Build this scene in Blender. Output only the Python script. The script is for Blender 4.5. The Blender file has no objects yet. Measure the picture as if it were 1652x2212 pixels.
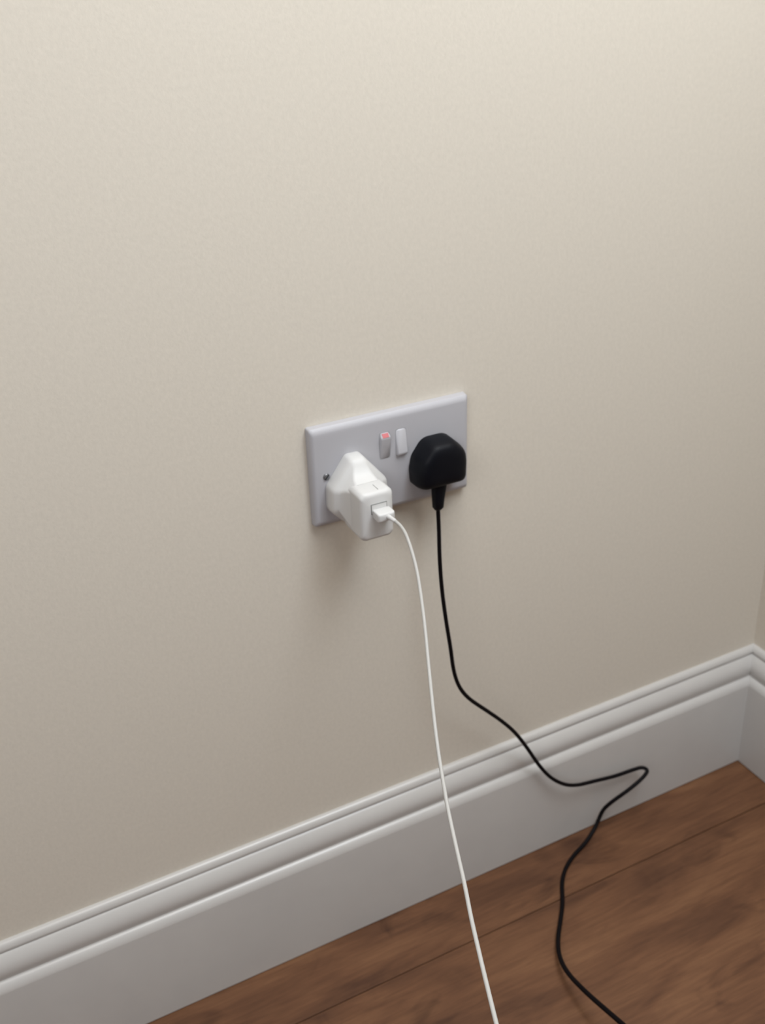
import bpy, bmesh, math, random
from mathutils import Vector, Matrix

# ---------------------------------------------------------------- camera, world, lights, exposure
S = bpy.context.scene
COL = S.collection
cam_d = bpy.data.cameras.new('camera')
cam = bpy.data.objects.new('camera', cam_d)
COL.objects.link(cam)
r_ = Vector((0.890597, -0.452312, -0.047437)).normalized()
f_ = Vector((0.376649, 0.792009, -0.480475)).normalized()
u_ = r_.cross(f_)
mw = Matrix((r_, u_, -f_)).transposed().to_4x4()
mw.translation = Vector((-0.36108, -0.7426, 0.40009))
cam.matrix_world = mw
cam_d.sensor_fit = 'HORIZONTAL'
cam_d.sensor_width = 36.0
cam_d.lens = 2323.7 * 36.0 / 1652.0
cam_d.clip_start = 0.01
cam_d.dof.use_dof = True
cam_d.dof.focus_distance = 0.66
cam_d.dof.aperture_fstop = 16.0
S.camera = cam

world = bpy.data.worlds.new('world')
S.world = world
world.use_nodes = True
wbg = world.node_tree.nodes['Background']
wbg.inputs['Color'].default_value = (0.86, 0.90, 1.0, 1)
wbg.inputs['Strength'].default_value = 0.07

def area(name, loc, target, sx, sy, power, color):
    d = bpy.data.lights.new(name, 'AREA')
    d.shape = 'RECTANGLE'; d.size = sx; d.size_y = sy
    d.energy = power; d.color = color
    o = bpy.data.objects.new(name, d)
    COL.objects.link(o)
    o.location = loc
    o.rotation_euler = (Vector(target) - Vector(loc)).to_track_quat('-Z', 'Y').to_euler()
    return o

# daylight coming off the ceiling above, and a window high to the left
area('ceiling_bounce', (0.22, -0.55, 1.40), (0.20, -0.52, 0), 1.3, 0.8, 21, (1.0, 0.99, 0.97))
area('window_daylight', (-1.45, -1.45, 1.15), (0.1, -0.05, 0.15), 1.1, 1.1, 15.5, (1.0, 0.985, 0.98))
area('side_fill', (0.44, -0.62, 1.12), (0.0, 0.0, 0.38), 0.7, 0.6, 14.0, (0.80, 0.90, 1.0))  # added cool fill, no known window here; lifts the wall's upper right

S.view_settings.view_transform = 'Standard'
S.view_settings.look = 'None'
S.view_settings.gamma = 1.0
S.view_settings.use_curve_mapping = False
S.view_settings.exposure = 0.0

# ---------------------------------------------------------------- dimensions (metres)
ZF = -0.5241          # floor, the socket's centre is the origin on the wall
XR = 0.4661           # right wall
XL = -1.55
YB = -1.9
ZC = 1.76

# ---------------------------------------------------------------- helpers
def mat(name, color, rough=0.5, spec=0.5, coat=0.0):
    m = bpy.data.materials.new(name)
    m.use_nodes = True
    b = m.node_tree.nodes['Principled BSDF']
    b.inputs['Base Color'].default_value = (*color, 1)
    b.inputs['Roughness'].default_value = rough
    b.inputs['Specular IOR Level'].default_value = spec
    b.inputs['Coat Weight'].default_value = coat
    return m

def add_noise(m, scale, c1, c2, bump=0.0, bscale=None, stretch=(1, 1, 1), detail=6):
    nt = m.node_tree; N = nt.nodes; L = nt.links
    b = N['Principled BSDF']
    g = N.new('ShaderNodeNewGeometry')
    mp = N.new('ShaderNodeMapping'); mp.inputs['Scale'].default_value = stretch
    L.new(g.outputs['Position'], mp.inputs['Vector'])
    n = N.new('ShaderNodeTexNoise'); n.inputs['Scale'].default_value = scale; n.inputs['Detail'].default_value = detail
    L.new(mp.outputs['Vector'], n.inputs['Vector'])
    r = N.new('ShaderNodeValToRGB')
    r.color_ramp.elements[0].position = 0.3; r.color_ramp.elements[1].position = 0.7
    r.color_ramp.elements[0].color = (*c1, 1); r.color_ramp.elements[1].color = (*c2, 1)
    L.new(n.outputs['Fac'], r.inputs['Fac']); L.new(r.outputs['Color'], b.inputs['Base Color'])
    if bump:
        n2 = N.new('ShaderNodeTexNoise'); n2.inputs['Scale'].default_value = bscale; n2.inputs['Detail'].default_value = 4
        L.new(g.outputs['Position'], n2.inputs['Vector'])
        bp = N.new('ShaderNodeBump'); bp.inputs['Strength'].default_value = bump; bp.inputs['Distance'].default_value = 0.0006
        L.new(n2.outputs['Fac'], bp.inputs['Height']); L.new(bp.outputs['Normal'], b.inputs['Normal'])
    return m

M_WALL = add_noise(mat('magnolia_paint', (0.7, 0.6, 0.5), 0.75, 0.3), 260,
                   (0.655, 0.605, 0.525), (0.690, 0.637, 0.553), 0.2, 420)
M_TRIM = add_noise(mat('white_satin_trim', (0.7, 0.7, 0.7), 0.3, 0.6), 30,
                   (0.530, 0.514, 0.494), (0.550, 0.534, 0.512), 0.15, 90)
M_PLATE = mat('grey_white_moulded_plastic', (0.455, 0.45, 0.475), 0.45, 0.4)
M_ROCK = mat('rocker_plastic', (0.475, 0.47, 0.495), 0.3, 0.5)
M_RED = mat('red_indicator', (0.50, 0.10, 0.11), 0.4)
M_GAP = mat('dark_gap', (0.36, 0.36, 0.38), 0.8, 0.2)
M_CHROME = mat('screw_metal', (0.26, 0.26, 0.27), 0.35)
M_CHROME.node_tree.nodes['Principled BSDF'].inputs['Metallic'].default_value = 0.8
M_DARK = mat('screw_slot', (0.03, 0.03, 0.035), 0.7, 0.2)
M_WHITE = mat('glossy_white_plastic', (0.625, 0.62, 0.61), 0.42, 0.35)
M_CORDW = mat('white_cord', (0.46, 0.45, 0.43), 0.5, 0.4)
M_PORT = mat('port_metal', (0.20, 0.20, 0.19), 0.4)
M_SEAM = mat('seam_shadow', (0.20, 0.20, 0.19), 0.7)
M_BLACK = mat('black_rubbery_plastic', (0.003, 0.0035, 0.006), 0.5, 0.16)
M_CORDB = mat('black_cord', (0.004, 0.0028, 0.0035), 0.55, 0.12)
M_CAULK = mat('floor_gap', (0.05, 0.04, 0.035), 0.8)

def wood():
    m = mat('laminate_oak', (0.2, 0.1, 0.05), 0.5, 0.35)
    nt = m.node_tree; N = nt.nodes; L = nt.links; b = N['Principled BSDF']
    g = N.new('ShaderNodeNewGeometry'); oi = N.new('ShaderNodeObjectInfo')
    sc = N.new('ShaderNodeVectorMath'); sc.operation = 'SCALE'; sc.inputs['Scale'].default_value = 9.0
    cb = N.new('ShaderNodeCombineXYZ')
    L.new(oi.outputs['Random'], cb.inputs['X']); L.new(oi.outputs['Random'], cb.inputs['Z'])
    L.new(cb.outputs['Vector'], sc.inputs[0])
    ad = N.new('ShaderNodeVectorMath'); ad.operation = 'ADD'
    L.new(g.outputs['Position'], ad.inputs[0]); L.new(sc.outputs['Vector'], ad.inputs[1])
    def tex(stretch, scale, detail, rough, dist=0.0):
        mp = N.new('ShaderNodeMapping'); mp.inputs['Scale'].default_value = stretch
        L.new(ad.outputs['Vector'], mp.inputs['Vector'])
        t = N.new('ShaderNodeTexNoise'); t.inputs['Scale'].default_value = scale
        t.inputs['Detail'].default_value = detail; t.inputs['Roughness'].default_value = rough
        t.inputs['Distortion'].default_value = dist
        L.new(mp.outputs['Vector'], t.inputs['Vector'])
        return t.outputs['Fac']
    def ramp(fac, stops):
        r = N.new('ShaderNodeValToRGB'); e = r.color_ramp.elements
        e[0].position = stops[0][0]; e[0].color = (*stops[0][1], 1)
        e[1].position = stops[-1][0]; e[1].color = (*stops[-1][1], 1)
        for p, c in stops[1:-1]:
            x = e.new(p); x.color = (*c, 1)
        L.new(fac, r.inputs['Fac']); return r.outputs['Color']
    def mult(a, bb, f=1.0):
        mx = N.new('ShaderNodeMix'); mx.data_type = 'RGBA'; mx.blend_type = 'MULTIPLY'
        mx.inputs['Factor'].default_value = f
        L.new(a, mx.inputs['A']); L.new(bb, mx.inputs['B']); return mx.outputs['Result']
    base = ramp(tex((1.0, 3.4, 1), 7.0, 5, 0.55, 0.6),
                [(0.30, (0.090, 0.038, 0.018)), (0.50, (0.150, 0.067, 0.031)), (0.72, (0.205, 0.098, 0.046))])
    grain = ramp(tex((1.0, 14.0, 1), 16.0, 8, 0.65, 0.3), [(0.32, (0.62, 0.58, 0.56)), (0.62, (1.0, 1.0, 1.0))])
    knots = ramp(tex((1.0, 1.9, 1), 9.5, 3, 0.5, 1.2), [(0.26, (0.45, 0.40, 0.38)), (0.42, (1.0, 1.0, 1.0))])
    c = mult(mult(base, grain, 0.75), knots, 0.8)
    L.new(c, b.inputs['Base Color'])
    bp = N.new('ShaderNodeBump'); bp.inputs['Strength'].default_value = 0.15; bp.inputs['Distance'].default_value = 0.0005
    L.new(tex((1.0, 20.0, 1), 30.0, 5, 0.6), bp.inputs['Height']); L.new(bp.outputs['Normal'], b.inputs['Normal'])
    return m
M_WOOD = wood()

def link_bm(name, bm, m, parent=None, smooth=True, angle=35):
    bmesh.ops.recalc_face_normals(bm, faces=bm.faces)
    me = bpy.data.meshes.new(name)
    bm.to_mesh(me); bm.free()
    if smooth:
        for p in me.polygons: p.use_smooth = True
        me.set_sharp_from_angle(angle=math.radians(angle))
    me.materials.append(m)
    o = bpy.data.objects.new(name, me)
    COL.objects.link(o)
    if parent: o.parent = parent
    return o

def thing(name, label, cat, loc=(0, 0, 0), rot=(0, 0, 0), group=None):
    o = bpy.data.objects.new(name, None)
    COL.objects.link(o)
    o.location = loc; o.rotation_euler = rot
    o.empty_display_size = 0.02
    o['label'] = label; o['category'] = cat
    if group: o['group'] = group
    return o

def struct(o, label):
    o['kind'] = 'structure'; o['label'] = label; o['category'] = o.name.split('_')[0]
    return o

def box(bm, x0, x1, y0, y1, z0, z1, bevel=0, seg=2):
    vs = [bm.verts.new((x, y, z)) for x in (x0, x1) for y in (y0, y1) for z in (z0, z1)]
    fs = [(0, 1, 3, 2), (4, 6, 7, 5), (0, 4, 5, 1), (2, 3, 7, 6), (0, 2, 6, 4), (1, 5, 7, 3)]
    faces = [bm.faces.new([vs[i] for i in f]) for f in fs]
    if bevel:
        es = list({e for f in faces for e in f.edges})
        bmesh.ops.bevel(bm, geom=es, offset=bevel, segments=seg, profile=0.5, affect='EDGES')
    return bm

def rounded_poly(pts, rad, n=7):
    """pts clockwise or counter-clockwise (x,z); rad scalar or list; n samples per corner"""
    out = []
    k = len(pts)
    for i in range(k):
        p = Vector(pts[i]); a = Vector(pts[i - 1]); b = Vector(pts[(i + 1) % k])
        r = rad[i] if isinstance(rad, (list, tuple)) else rad
        da = (a - p); db = (b - p)
        la, lb = da.length, db.length
        da.normalize(); db.normalize()
        ang = math.acos(max(-1, min(1, da.dot(db))))
        t = min(r / max(1e-6, math.tan(ang / 2)), la * 0.49, lb * 0.49)
        s = p + da * t; e = p + db * t
        for j in range(n):
            q = j / (n - 1)
            out.append(((1 - q) ** 2) * s + 2 * q * (1 - q) * p + q * q * e)
    return out

def loft(bm, rings, cap0=True, cap1=True):
    """rings: list of (list of (x,z), y)"""
    vr = [[bm.verts.new((p[0], y, p[1])) for p in ring] for ring, y in rings]
    n = len(vr[0])
    for a, b in zip(vr[:-1], vr[1:]):
        for i in range(n):
            bm.faces.new((a[i], a[(i + 1) % n], b[(i + 1) % n], b[i]))
    for flag, ring, s in ((cap0, vr[0], 1), (cap1, vr[-1], -1)):
        if flag == 'flat':
            bm.faces.new(ring)
        elif flag:
            c = Vector((0, 0, 0))
            for v in ring: c += v.co
            cv = bm.verts.new(c / n)
            for i in range(n):
                bm.faces.new((ring[i], ring[(i + 1) % n], cv))
    return bm

def catmull(pts, sub=8):
    P = [Vector(p) for p in pts]
    P = [P[0] * 2 - P[1]] + P + [P[-1] * 2 - P[-2]]
    out = []
    for i in range(1, len(P) - 2):
        p0, p1, p2, p3 = P[i - 1:i + 3]
        def kn(a, b): return max((b - a).length ** 0.5, 1e-5)
        t0 = 0; t1 = t0 + kn(p0, p1); t2 = t1 + kn(p1, p2); t3 = t2 + kn(p2, p3)
        for j in range(sub):
            t = t1 + (t2 - t1) * j / sub
            A1 = p0 * ((t1 - t) / (t1 - t0)) + p1 * ((t - t0) / (t1 - t0))
            A2 = p1 * ((t2 - t) / (t2 - t1)) + p2 * ((t - t1) / (t2 - t1))
            A3 = p2 * ((t3 - t) / (t3 - t2)) + p3 * ((t - t2) / (t3 - t2))
            B1 = A1 * ((t2 - t) / (t2 - t0)) + A2 * ((t - t0) / (t2 - t0))
            B2 = A2 * ((t3 - t) / (t3 - t1)) + A3 * ((t - t1) / (t3 - t1))
            out.append(B1 * ((t2 - t) / (t2 - t1)) + B2 * ((t - t1) / (t2 - t1)))
    out.append(P[-2])
    return out

def smooth_path(p, it=2):
    for _ in range(it):
        p = [p[0]] + [(p[i - 1] + p[i] * 2 + p[i + 1]) / 4 for i in range(1, len(p) - 1)] + [p[-1]]
    return p

def tube(bm, path, r0, r1=None, seg=14):
    r1 = r0 if r1 is None else r1
    n = len(path); rings = []
    T = (path[1] - path[0]).normalized()
    U = T.orthogonal().normalized()
    for i, p in enumerate(path):
        t = (path[min(i + 1, n - 1)] - path[max(i - 1, 0)]).normalized()
        U = (U - t * U.dot(t)).normalized()
        V = t.cross(U)
        r = r0 + (r1 - r0) * i / (n - 1)
        rings.append([bm.verts.new(p + (U * math.cos(a) + V * math.sin(a)) * r)
                      for a in (2 * math.pi * k / seg for k in range(seg))])
    for a, b in zip(rings[:-1], rings[1:]):
        for k in range(seg):
            bm.faces.new((a[k], a[(k + 1) % seg], b[(k + 1) % seg], b[k]))
    bm.faces.new(rings[0][::-1]); bm.faces.new(rings[-1])
    return bm

# ---------------------------------------------------------------- structure
bm = bmesh.new(); box(bm, XL, XR + 0.10, 0.0, 0.10, ZF - 0.03, ZC)
struct(link_bm('wall_back', bm, M_WALL, smooth=False), 'magnolia painted wall holding the double socket')
bm = bmesh.new(); box(bm, XR, XR + 0.10, YB, 0.0, ZF - 0.03, ZC)
struct(link_bm('wall_right', bm, M_WALL, smooth=False), 'magnolia side wall at the right edge')

# floor: slab with separate laminate planks on it
bm = bmesh.new(); box(bm, XL, XR, YB, 0.0, ZF - 0.03, ZF - 0.008)
floor = struct(link_bm('floor', bm, M_CAULK, smooth=False), 'brown wood laminate floor')
random.seed(4)
edges = [-0.0005, -0.0870]
while edges[-1] > YB: edges.append(edges[-1] - 0.240)
starts = [-0.62, -0.82, -0.50, -0.95, -0.35, -1.2, -0.7, -0.2, -1.0, -0.5]
for row in range(len(edges) - 1):
    y1, y0 = edges[row], max(edges[row + 1], YB)
    xs = [XL, starts[row], starts[row] + 1.285, starts[row] + 2.57]
    xs = [x for x in xs if x < XR - 0.02] + [XR - 0.0005]
    for a, b in zip(xs[:-1], xs[1:]):
        bm = bmesh.new()
        g = 0.00045
        box(bm, a + g, b - g, y0 + g, y1 - g, ZF - 0.008, ZF, 0.0009, 1)
        link_bm('plank', bm, M_WOOD, floor, smooth=False)

# skirting board: profile (distance out from the wall, height above the floor)
PROF = [(0.0, 0.0012), (0.0180, 0.0012), (0.0180, 0.1148), (0.0178, 0.1160), (0.0171, 0.1182), (0.0158, 0.1208), (0.0141, 0.1229),
        (0.0126, 0.1239), (0.0117, 0.1242), (0.0113, 0.1250), (0.0121, 0.1270), (0.0129, 0.1300), (0.0131, 0.1330), (0.0129, 0.1358), (0.0122, 0.1390),
        (0.0110, 0.1420), (0.0094, 0.1448), (0.0075, 0.1474), (0.0057, 0.1493),
        (0.0046, 0.1500), (0.0047, 0.1507), (0.0059, 0.1511), (0.0062, 0.1519), (0.0060, 0.1535), (0.0053, 0.1556), (0.0043, 0.1573),
        (0.0031, 0.1584), (0.0018, 0.1590), (0.0, 0.1592)]
def skirting(name, along_x):
    bm = bmesh.new(); ra, rb = [], []
    for d, h in PROF:
        z = ZF + h
        if along_x:
            ra.append(bm.verts.new((XL, -d, z))); rb.append(bm.verts.new((XR - d, -d, z)))
        else:
            ra.append(bm.verts.new((XR - d, -d, z))); rb.append(bm.verts.new((XR - d, YB, z)))
    n = len(PROF)
    for i in range(n):
        bm.faces.new((ra[i], ra[(i + 1) % n], rb[(i + 1) % n], rb[i]))
    bm.faces.new(ra); bm.faces.new(rb[::-1])
    return link_bm(name, bm, M_TRIM, angle=32)
struct(skirting('baseboard_back', True), 'tall white moulded skirting under the socket wall')
struct(skirting('baseboard_right', False), 'tall white moulded skirting on the side wall')

# ---------------------------------------------------------------- double socket
MM = 0.001
sock = thing('double_socket', 'grey-white double wall socket with two rocker switches', 'socket', (0, 0, 0), (0, 0.0157, 0))
def rect(hx, hz, r, n=6):
    return rounded_poly([(-hx, -hz), (hx, -hz), (hx, hz), (-hx, hz)], r, n)
bm = bmesh.new()
HX, HZ = 0.0744, 0.0448
loft(bm, [(rect(HX, HZ, .002), -0.0002), (rect(HX - .0003, HZ - .0003, .0025), -0.0060), (rect(HX - .0010, HZ - .0012, .003), -0.0072),
          (rect(HX - .0021, HZ - .0030, .003), -0.0083), (rect(HX - .0030, HZ - .0043, .003), -0.0088), (rect(HX - .0042, HZ - .0054, .003), -0.0090)], cap1='flat')
for v in bm.verts: v.co += Vector((.0004, 0, .0002))
link_bm('faceplate', bm, M_PLATE, sock, angle=28)

def rocker(cx, up, label):
    """wedge seen from the side: one end stands proud of the plate"""
    z0, z1 = 0.0050, 0.0285
    if up: prof = [(z0, .0003), (z0 + .0010, .0006), (0.0232, .0036), (0.0245, .0038), (0.0258, .0034), (z1, .0006)]
    else:  prof = [(z0, .0008), (z0 + .0006, .0030), (z0 + .0022, .0038), (z0 + .0035, .0037), (z1 - .001, .0006), (z1, .0003)]
    hw = 0.0047
    bm = bmesh.new()
    rows = []
    for i, (z, d) in enumerate(prof):
        e = .0012 if i in (0, len(prof) - 1) else 0.0
        row = []
        for s, dd in ((-1, 0), (-1, 1), (1, 1), (1, 0)):
            inset = e + (0.0004 if dd else 0)
            row.append(bm.verts.new((cx + s * (hw - inset), -0.0088 - (d if dd else 0), z)))
        rows.append(row)
    for a, b in zip(rows[:-1], rows[1:]):
        for k in range(4): bm.faces.new((a[k], a[(k + 1) % 4], b[(k + 1) % 4], b[k]))
    bm.faces.new(rows[0]); bm.faces.new(rows[-1][::-1])
    bmesh.ops.bevel(bm, geom=[e for e in bm.edges], offset=0.0003, segments=2, affect='EDGES')
    o = link_bm('rocker_switch', bm, M_ROCK, sock, angle=60)
    o['label'] = label
    # thin moulded gap round the rocker
    bm = bmesh.new()
    out = rounded_poly([(cx - hw - .0004, z0 - .0005), (cx + hw + .0004, z0 - .0005), (cx + hw + .0004, z1 + .0004), (cx - hw - .0004, z1 + .0004)], .0018, 5)
    loft(bm, [(out, -0.0088), (out, -0.00904)])
    link_bm('switch_surround', bm, M_GAP, o, smooth=False)
    return o
sw = rocker(-0.0072, True, 'left rocker switched on with its red mark showing')
# red mark on the slope at the top of the left rocker
bm = bmesh.new()
a = Vector((0.0252, 0.0037)); b = Vector((0.0281, 0.00125))
vs = []
for x in (-0.0072 - .0029, -0.0072 + .0029):
    for (z, d) in ((a.x, a.y), (b.x, b.y)):
        for off in (0.0, 0.00025):
            vs.append(bm.verts.new((x, -0.0088 - d - off + .00005, z + off)))
for f in ((0, 1, 3, 2), (4, 6, 7, 5), (0, 4, 5, 1), (2, 3, 7, 6), (0, 2, 6, 4), (1, 5, 7, 3)):
    bm.faces.new([vs[i] for i in f])
o = link_bm('indicator_mark', bm, M_RED, sw, smooth=False); o['label'] = 'small red on mark'
rocker(0.0082, False, 'right rocker switched off, lower end standing out')

def disc_ring(cx, cz, r, n=28):
    return [Vector((cx + r * math.cos(2 * math.pi * k / n), cz + r * math.sin(2 * math.pi * k / n))) for k in range(n)]
for sx, ang in ((-1, 50), (1, 20)):
    cx, cz = sx * 0.0615, 0.0014 if sx < 0 else -0.0005
    bm = bmesh.new()
    loft(bm, [(disc_ring(cx, cz, .0031), -0.0088), (disc_ring(cx, cz, .0030), -0.0094), (disc_ring(cx, cz, .0025), -0.0100), (disc_ring(cx, cz, .0014), -0.0103)])
    s = link_bm('fixing_screw', bm, M_CHROME, sock); s['label'] = 'slotted metal fixing screw'
    bm = bmesh.new()
    c, sn = math.cos(math.radians(ang)), math.sin(math.radians(ang))
    box(bm, -.0026, .0026, -0.01045, -0.0098, -.0005, .0005)
    for v in bm.verts:
        x, z = v.co.x, v.co.z
        v.co.x = cx + x * c - z * sn; v.co.z = cz + x * sn + z * c
    link_bm('screw_slot', bm, M_DARK, s, smooth=False)

# ---------------------------------------------------------------- white charger
chg = thing('phone_charger', 'white plug-in charger block in the left outlet', 'charger', (-0.0370, -0.009, 0.0), (0, 0.0157, 0))
def lerp_ring(a, b, t): return [p * (1 - t) + q * t for p, q in zip(a, b)]
DH = [(-.0060, .0212), (.0060, .0212), (.0265, -.0040), (.0275, -.0240), (.0135, -.0365), (-.0135, -.0365), (-.0255, -.0240), (-.0245, -.0035)]
DH = [(x - .0016, z - .0020) for x, z in DH]
def scaled(pts, k, cz=-.010, dx=0): return [(x * k + dx, (z - cz) * k + cz) for x, z in pts]
RA = [.006, .006, .009, .009, .009, .009, .009, .009]
BX = -.0017
def body_poly(hx, zt, zb, c):
    return [(-hx + c + BX, zt), (hx - c + BX, zt), (hx + BX, zt - c), (hx + BX, zb + c), (hx - c + BX, zb), (-hx + c + BX, zb), (-hx + BX, zb + c), (-hx + BX, zt - c)]
bm = bmesh.new()
d_out = rounded_poly(DH, RA)
d_in = rounded_poly(scaled(DH, .93), RA)
d_in2 = rounded_poly(scaled(DH, .84), RA)
b_r = rounded_poly(body_poly(.0150, .0030, -.0405, .005), .004)
loft(bm, [(rounded_poly(scaled(DH, .985), RA), -0.0002), (d_out, -0.0012), (rounded_poly(scaled(DH, .99), RA), -0.0100), (rounded_poly(scaled(DH, .972), RA), -0.0130), (d_in, -0.0148),
          (d_in2, -0.0166), (lerp_ring(d_in2, b_r, .40), -0.0195), (lerp_ring(d_in2, b_r, .75), -0.0235), (lerp_ring(d_in2, b_r, .97), -0.0290)])
link_bm('plug_adapter', bm, M_WHITE, chg, angle=60)
def bk(i, dz): return rounded_poly(body_poly(.0150 - i, .0030 - dz, -.0405 + i, .0030), .0045)
bm = bmesh.new()
Y1 = -0.0475
def bp(i): return rounded_poly(body_poly(.0150 - i, .0030 - i, -.0405 + i, .0030), .0045)
loft(bm, [(bk(.0010, .0050), -0.0125), (bk(.0003, .0045), -0.0145), (bk(0, .0035), -0.0190), (bk(0, .0012), -0.0245), (bp(0), -0.0290), (bp(0), Y1 + .0045), (bp(.0004), Y1 + .0028), (bp(.0012), Y1 + .0014), (bp(.0024), Y1 + .0005), (bp(.0040), Y1)])
body = link_bm('charger_body', bm, M_WHITE, chg, angle=60)
# moulding seam along the middle of the top
bm = bmesh.new(); box(bm, BX + .0026, BX + .0031, Y1 + .0040, -0.0340, .0024, .00312)
link_bm('seam', bm, M_SEAM, body, smooth=False)
# usb socket frame and its opening
PX, PZ = BX + .0012, -.0125
bm = bmesh.new(); box(bm, PX - .0072, PX + .0072, Y1 - .0003, Y1 + .001, PZ - .0034, PZ + .0056, .0002, 1)
pt = link_bm('usb_port', bm, M_PORT, chg, smooth=False); pt['label'] = 'metal-edged port opening'
bm = bmesh.new(); box(bm, PX - .0066, PX + .0066, Y1 - .00045, Y1 + .0008, PZ - .0028, PZ + .0048)
link_bm('port_lining', bm, M_WHITE, pt, smooth=False)

# ---------------------------------------------------------------- white cable
cab = thing('charging_cable', 'thin white cable running down from the charger block', 'cable', (-0.0368, -0.0570, -0.0145), (0, 0.0157, 0))
bm = bmesh.new()
def cr(hx, hz, r): return rounded_poly([(-hx, -hz), (hx, -hz), (hx, hz), (-hx, hz)], r, 6)
loft(bm, [(cr(.0074, .0036, .0012), 0.0), (cr(.0076, .0038, .0014), -.0008), (cr(.0076, .0038, .0014), -.0090), (cr(.0070, .0033, .0016), -.0104), (cr(.0055, .0025, .0018), -.0110)])
for v in bm.verts: v.co += Vector((.0004, 0, -.0008))
link_bm('usb_connector', bm, M_WHITE, cab, angle=50)
WP = [(-0.0354, -0.0665, -0.0150), (-0.0346, -0.0710, -0.0150), (-0.0336, -0.0768, -0.0153), (-0.0328, -0.0840, -0.0163), (-0.0340, -0.0948, -0.0182), (-0.0367, -0.109, -0.0252),
      (-0.0406, -0.1238, -0.0337), (-0.047, -0.1413, -0.044), (-0.0556, -0.1621, -0.0559), (-0.0653, -0.1837, -0.0679), (-0.0762, -0.208, -0.0806),
      (-0.086, -0.2303, -0.0917), (-0.0939, -0.2496, -0.1005), (-0.1, -0.2658, -0.1075), (-0.105, -0.2791, -0.1127), (-0.1143, -0.3063, -0.1212),
      (-0.1222, -0.3299, -0.1275), (-0.1296, -0.3498, -0.1322), (-0.1373, -0.3722, -0.1364), (-0.1431, -0.3892, -0.1389), (-0.1513, -0.4132, -0.1413),
      (-0.1582, -0.4335, -0.1422), (-0.1662, -0.4531, -0.142)]
inv = Matrix.Rotation(0.0157, 4, 'Y').inverted()
def local(pts, loc): return [inv @ (Vector(p) - Vector(loc)) for p in pts]
bm = bmesh.new(); tube(bm, smooth_path(catmull(local(WP, (-0.0368, -0.0570, -0.0145)), 8), 4), 0.00135)
link_bm('cord', bm, M_CORDW, cab)
# short collar where the cord leaves the connector
bm = bmesh.new(); tube(bm, smooth_path(catmull(local(WP[:3], (-0.0368, -0.0570, -0.0145)), 6), 1), 0.0021, 0.0016)
link_bm('strain_relief', bm, M_WHITE, cab)

# ---------------------------------------------------------------- black plug with its flex
plug = thing('mains_plug', 'black three-pin plug with long black flex in the right outlet', 'plug', (0.0375, -0.009, 0.0), (0, 0.0157, 0))
PG = [(-.0100, .0160), (.0115, .0160), (.0240, .0040), (.0252, -.0060), (.0244, -.0262), (-.0222, -.0262), (-.0232, -.0100), (-.0205, .0020)]
RP = [.013, .013, .014, .02, .006, .007, .02, .014]
bm = bmesh.new()
loft(bm, [(rounded_poly(scaled(PG, k, -.006), RP), y) for k, y in ((.98, -.0002), (1.0, -.0012), (.995, -.0100), (.98, -.0140), (.955, -.0170),
          (.92, -.0195), (.86, -.0215), (.77, -.0230), (.62, -.0240), (.4, -.0246))])
link_bm('plug_body', bm, M_BLACK, plug, angle=60)
bm = bmesh.new()
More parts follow.
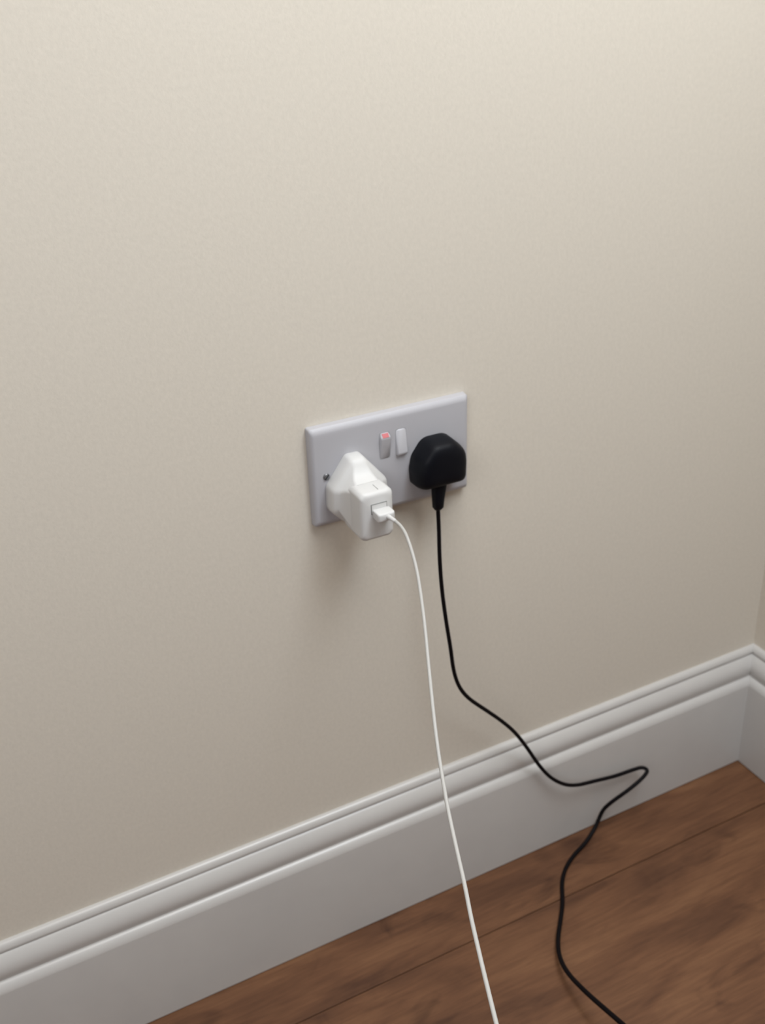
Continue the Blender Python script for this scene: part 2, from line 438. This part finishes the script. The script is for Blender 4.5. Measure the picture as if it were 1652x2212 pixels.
# tapered boot, built along z
def boot_ring(z, hx, hy, cy, cx):
    return [bm.verts.new((cx + hx * math.copysign(abs(math.cos(a)) ** .7, math.cos(a)), cy + hy * math.copysign(abs(math.sin(a)) ** .7, math.sin(a)), z))
            for a in (2 * math.pi * k / 20 for k in range(20))]
BR_ = [boot_ring(-.0235, .0068, .0062, -.0125, .0), boot_ring(-.0270, .0064, .0060, -.0125, -.0002), boot_ring(-.0400, .0052, .0048, -.0125, -.0010),
       boot_ring(-.0478, .0046, .0043, -.0127, -.0014), boot_ring(-.0486, .0040, .0036, -.0128, -.0015), boot_ring(-.0500, .0028, .0027, -.0130, -.0018), boot_ring(-.0506, .0018, .0018, -.0131, -.0019)]
for a, b in zip(BR_[:-1], BR_[1:]):
    for k in range(20): bm.faces.new((a[k], a[(k + 1) % 20], b[(k + 1) % 20], b[k]))
bm.faces.new(BR_[0]); bm.faces.new(BR_[-1][::-1])
link_bm('strain_relief', bm, M_BLACK, plug, angle=40)
BPATH = [(0.0351, -0.0221, -0.0430), (0.0349, -0.0225, -0.0496), (0.0344, -0.024, -0.0719), (0.0327, -0.027, -0.0936), (0.0325, -0.03, -0.1259), (0.0344, -0.033, -0.16),
         (0.038, -0.034, -0.1918), (0.041, -0.034, -0.2195), (0.0473, -0.033, -0.2412), (0.0579, -0.032, -0.2596), (0.0763, -0.03, -0.2816),
         (0.0965, -0.028, -0.3054), (0.1157, -0.026, -0.3312), (0.1321, -0.026, -0.3605), (0.1469, -0.0265, -0.3895), (0.1614, -0.028, -0.4118),
         (0.1774, -0.03, -0.4268), (0.1942, -0.03, -0.436), (0.221, -0.028, -0.4439), (0.2516, -0.026, -0.4521), (0.2777, -0.026, -0.4544),
         (0.2879, -0.028, -0.4547), (0.2915, -0.032, -0.4573), (0.282, -0.036, -0.4608), (0.2613, -0.036, -0.4706), (0.2462, -0.031, -0.4830),
         (0.2365, -0.0260, -0.4965), (0.2255, -0.0290, -0.5130), (0.2060, -0.0375, -0.5205), (0.1838, -0.0457, -0.5218), (0.1649, -0.0566, -0.5218),
         (0.15, -0.0706, -0.5218), (0.1341, -0.094, -0.5218), (0.1175, -0.1134, -0.5208), (0.1009, -0.1327, -0.5188), (0.0889, -0.1521, -0.5148),
         (0.0817, -0.1751, -0.5088), (0.0795, -0.2055, -0.4998), (0.0797, -0.2317, -0.4918), (0.0799, -0.2613, -0.4818), (0.0804, -0.295, -0.4718), (0.0832, -0.3326, -0.4618)]
bm = bmesh.new(); tube(bm, smooth_path(catmull(local(BPATH, (0.0375, -0.009, 0.0)), 8), 6), 0.0018, 0.0024)
link_bm('cord', bm, M_CORDB, plug)
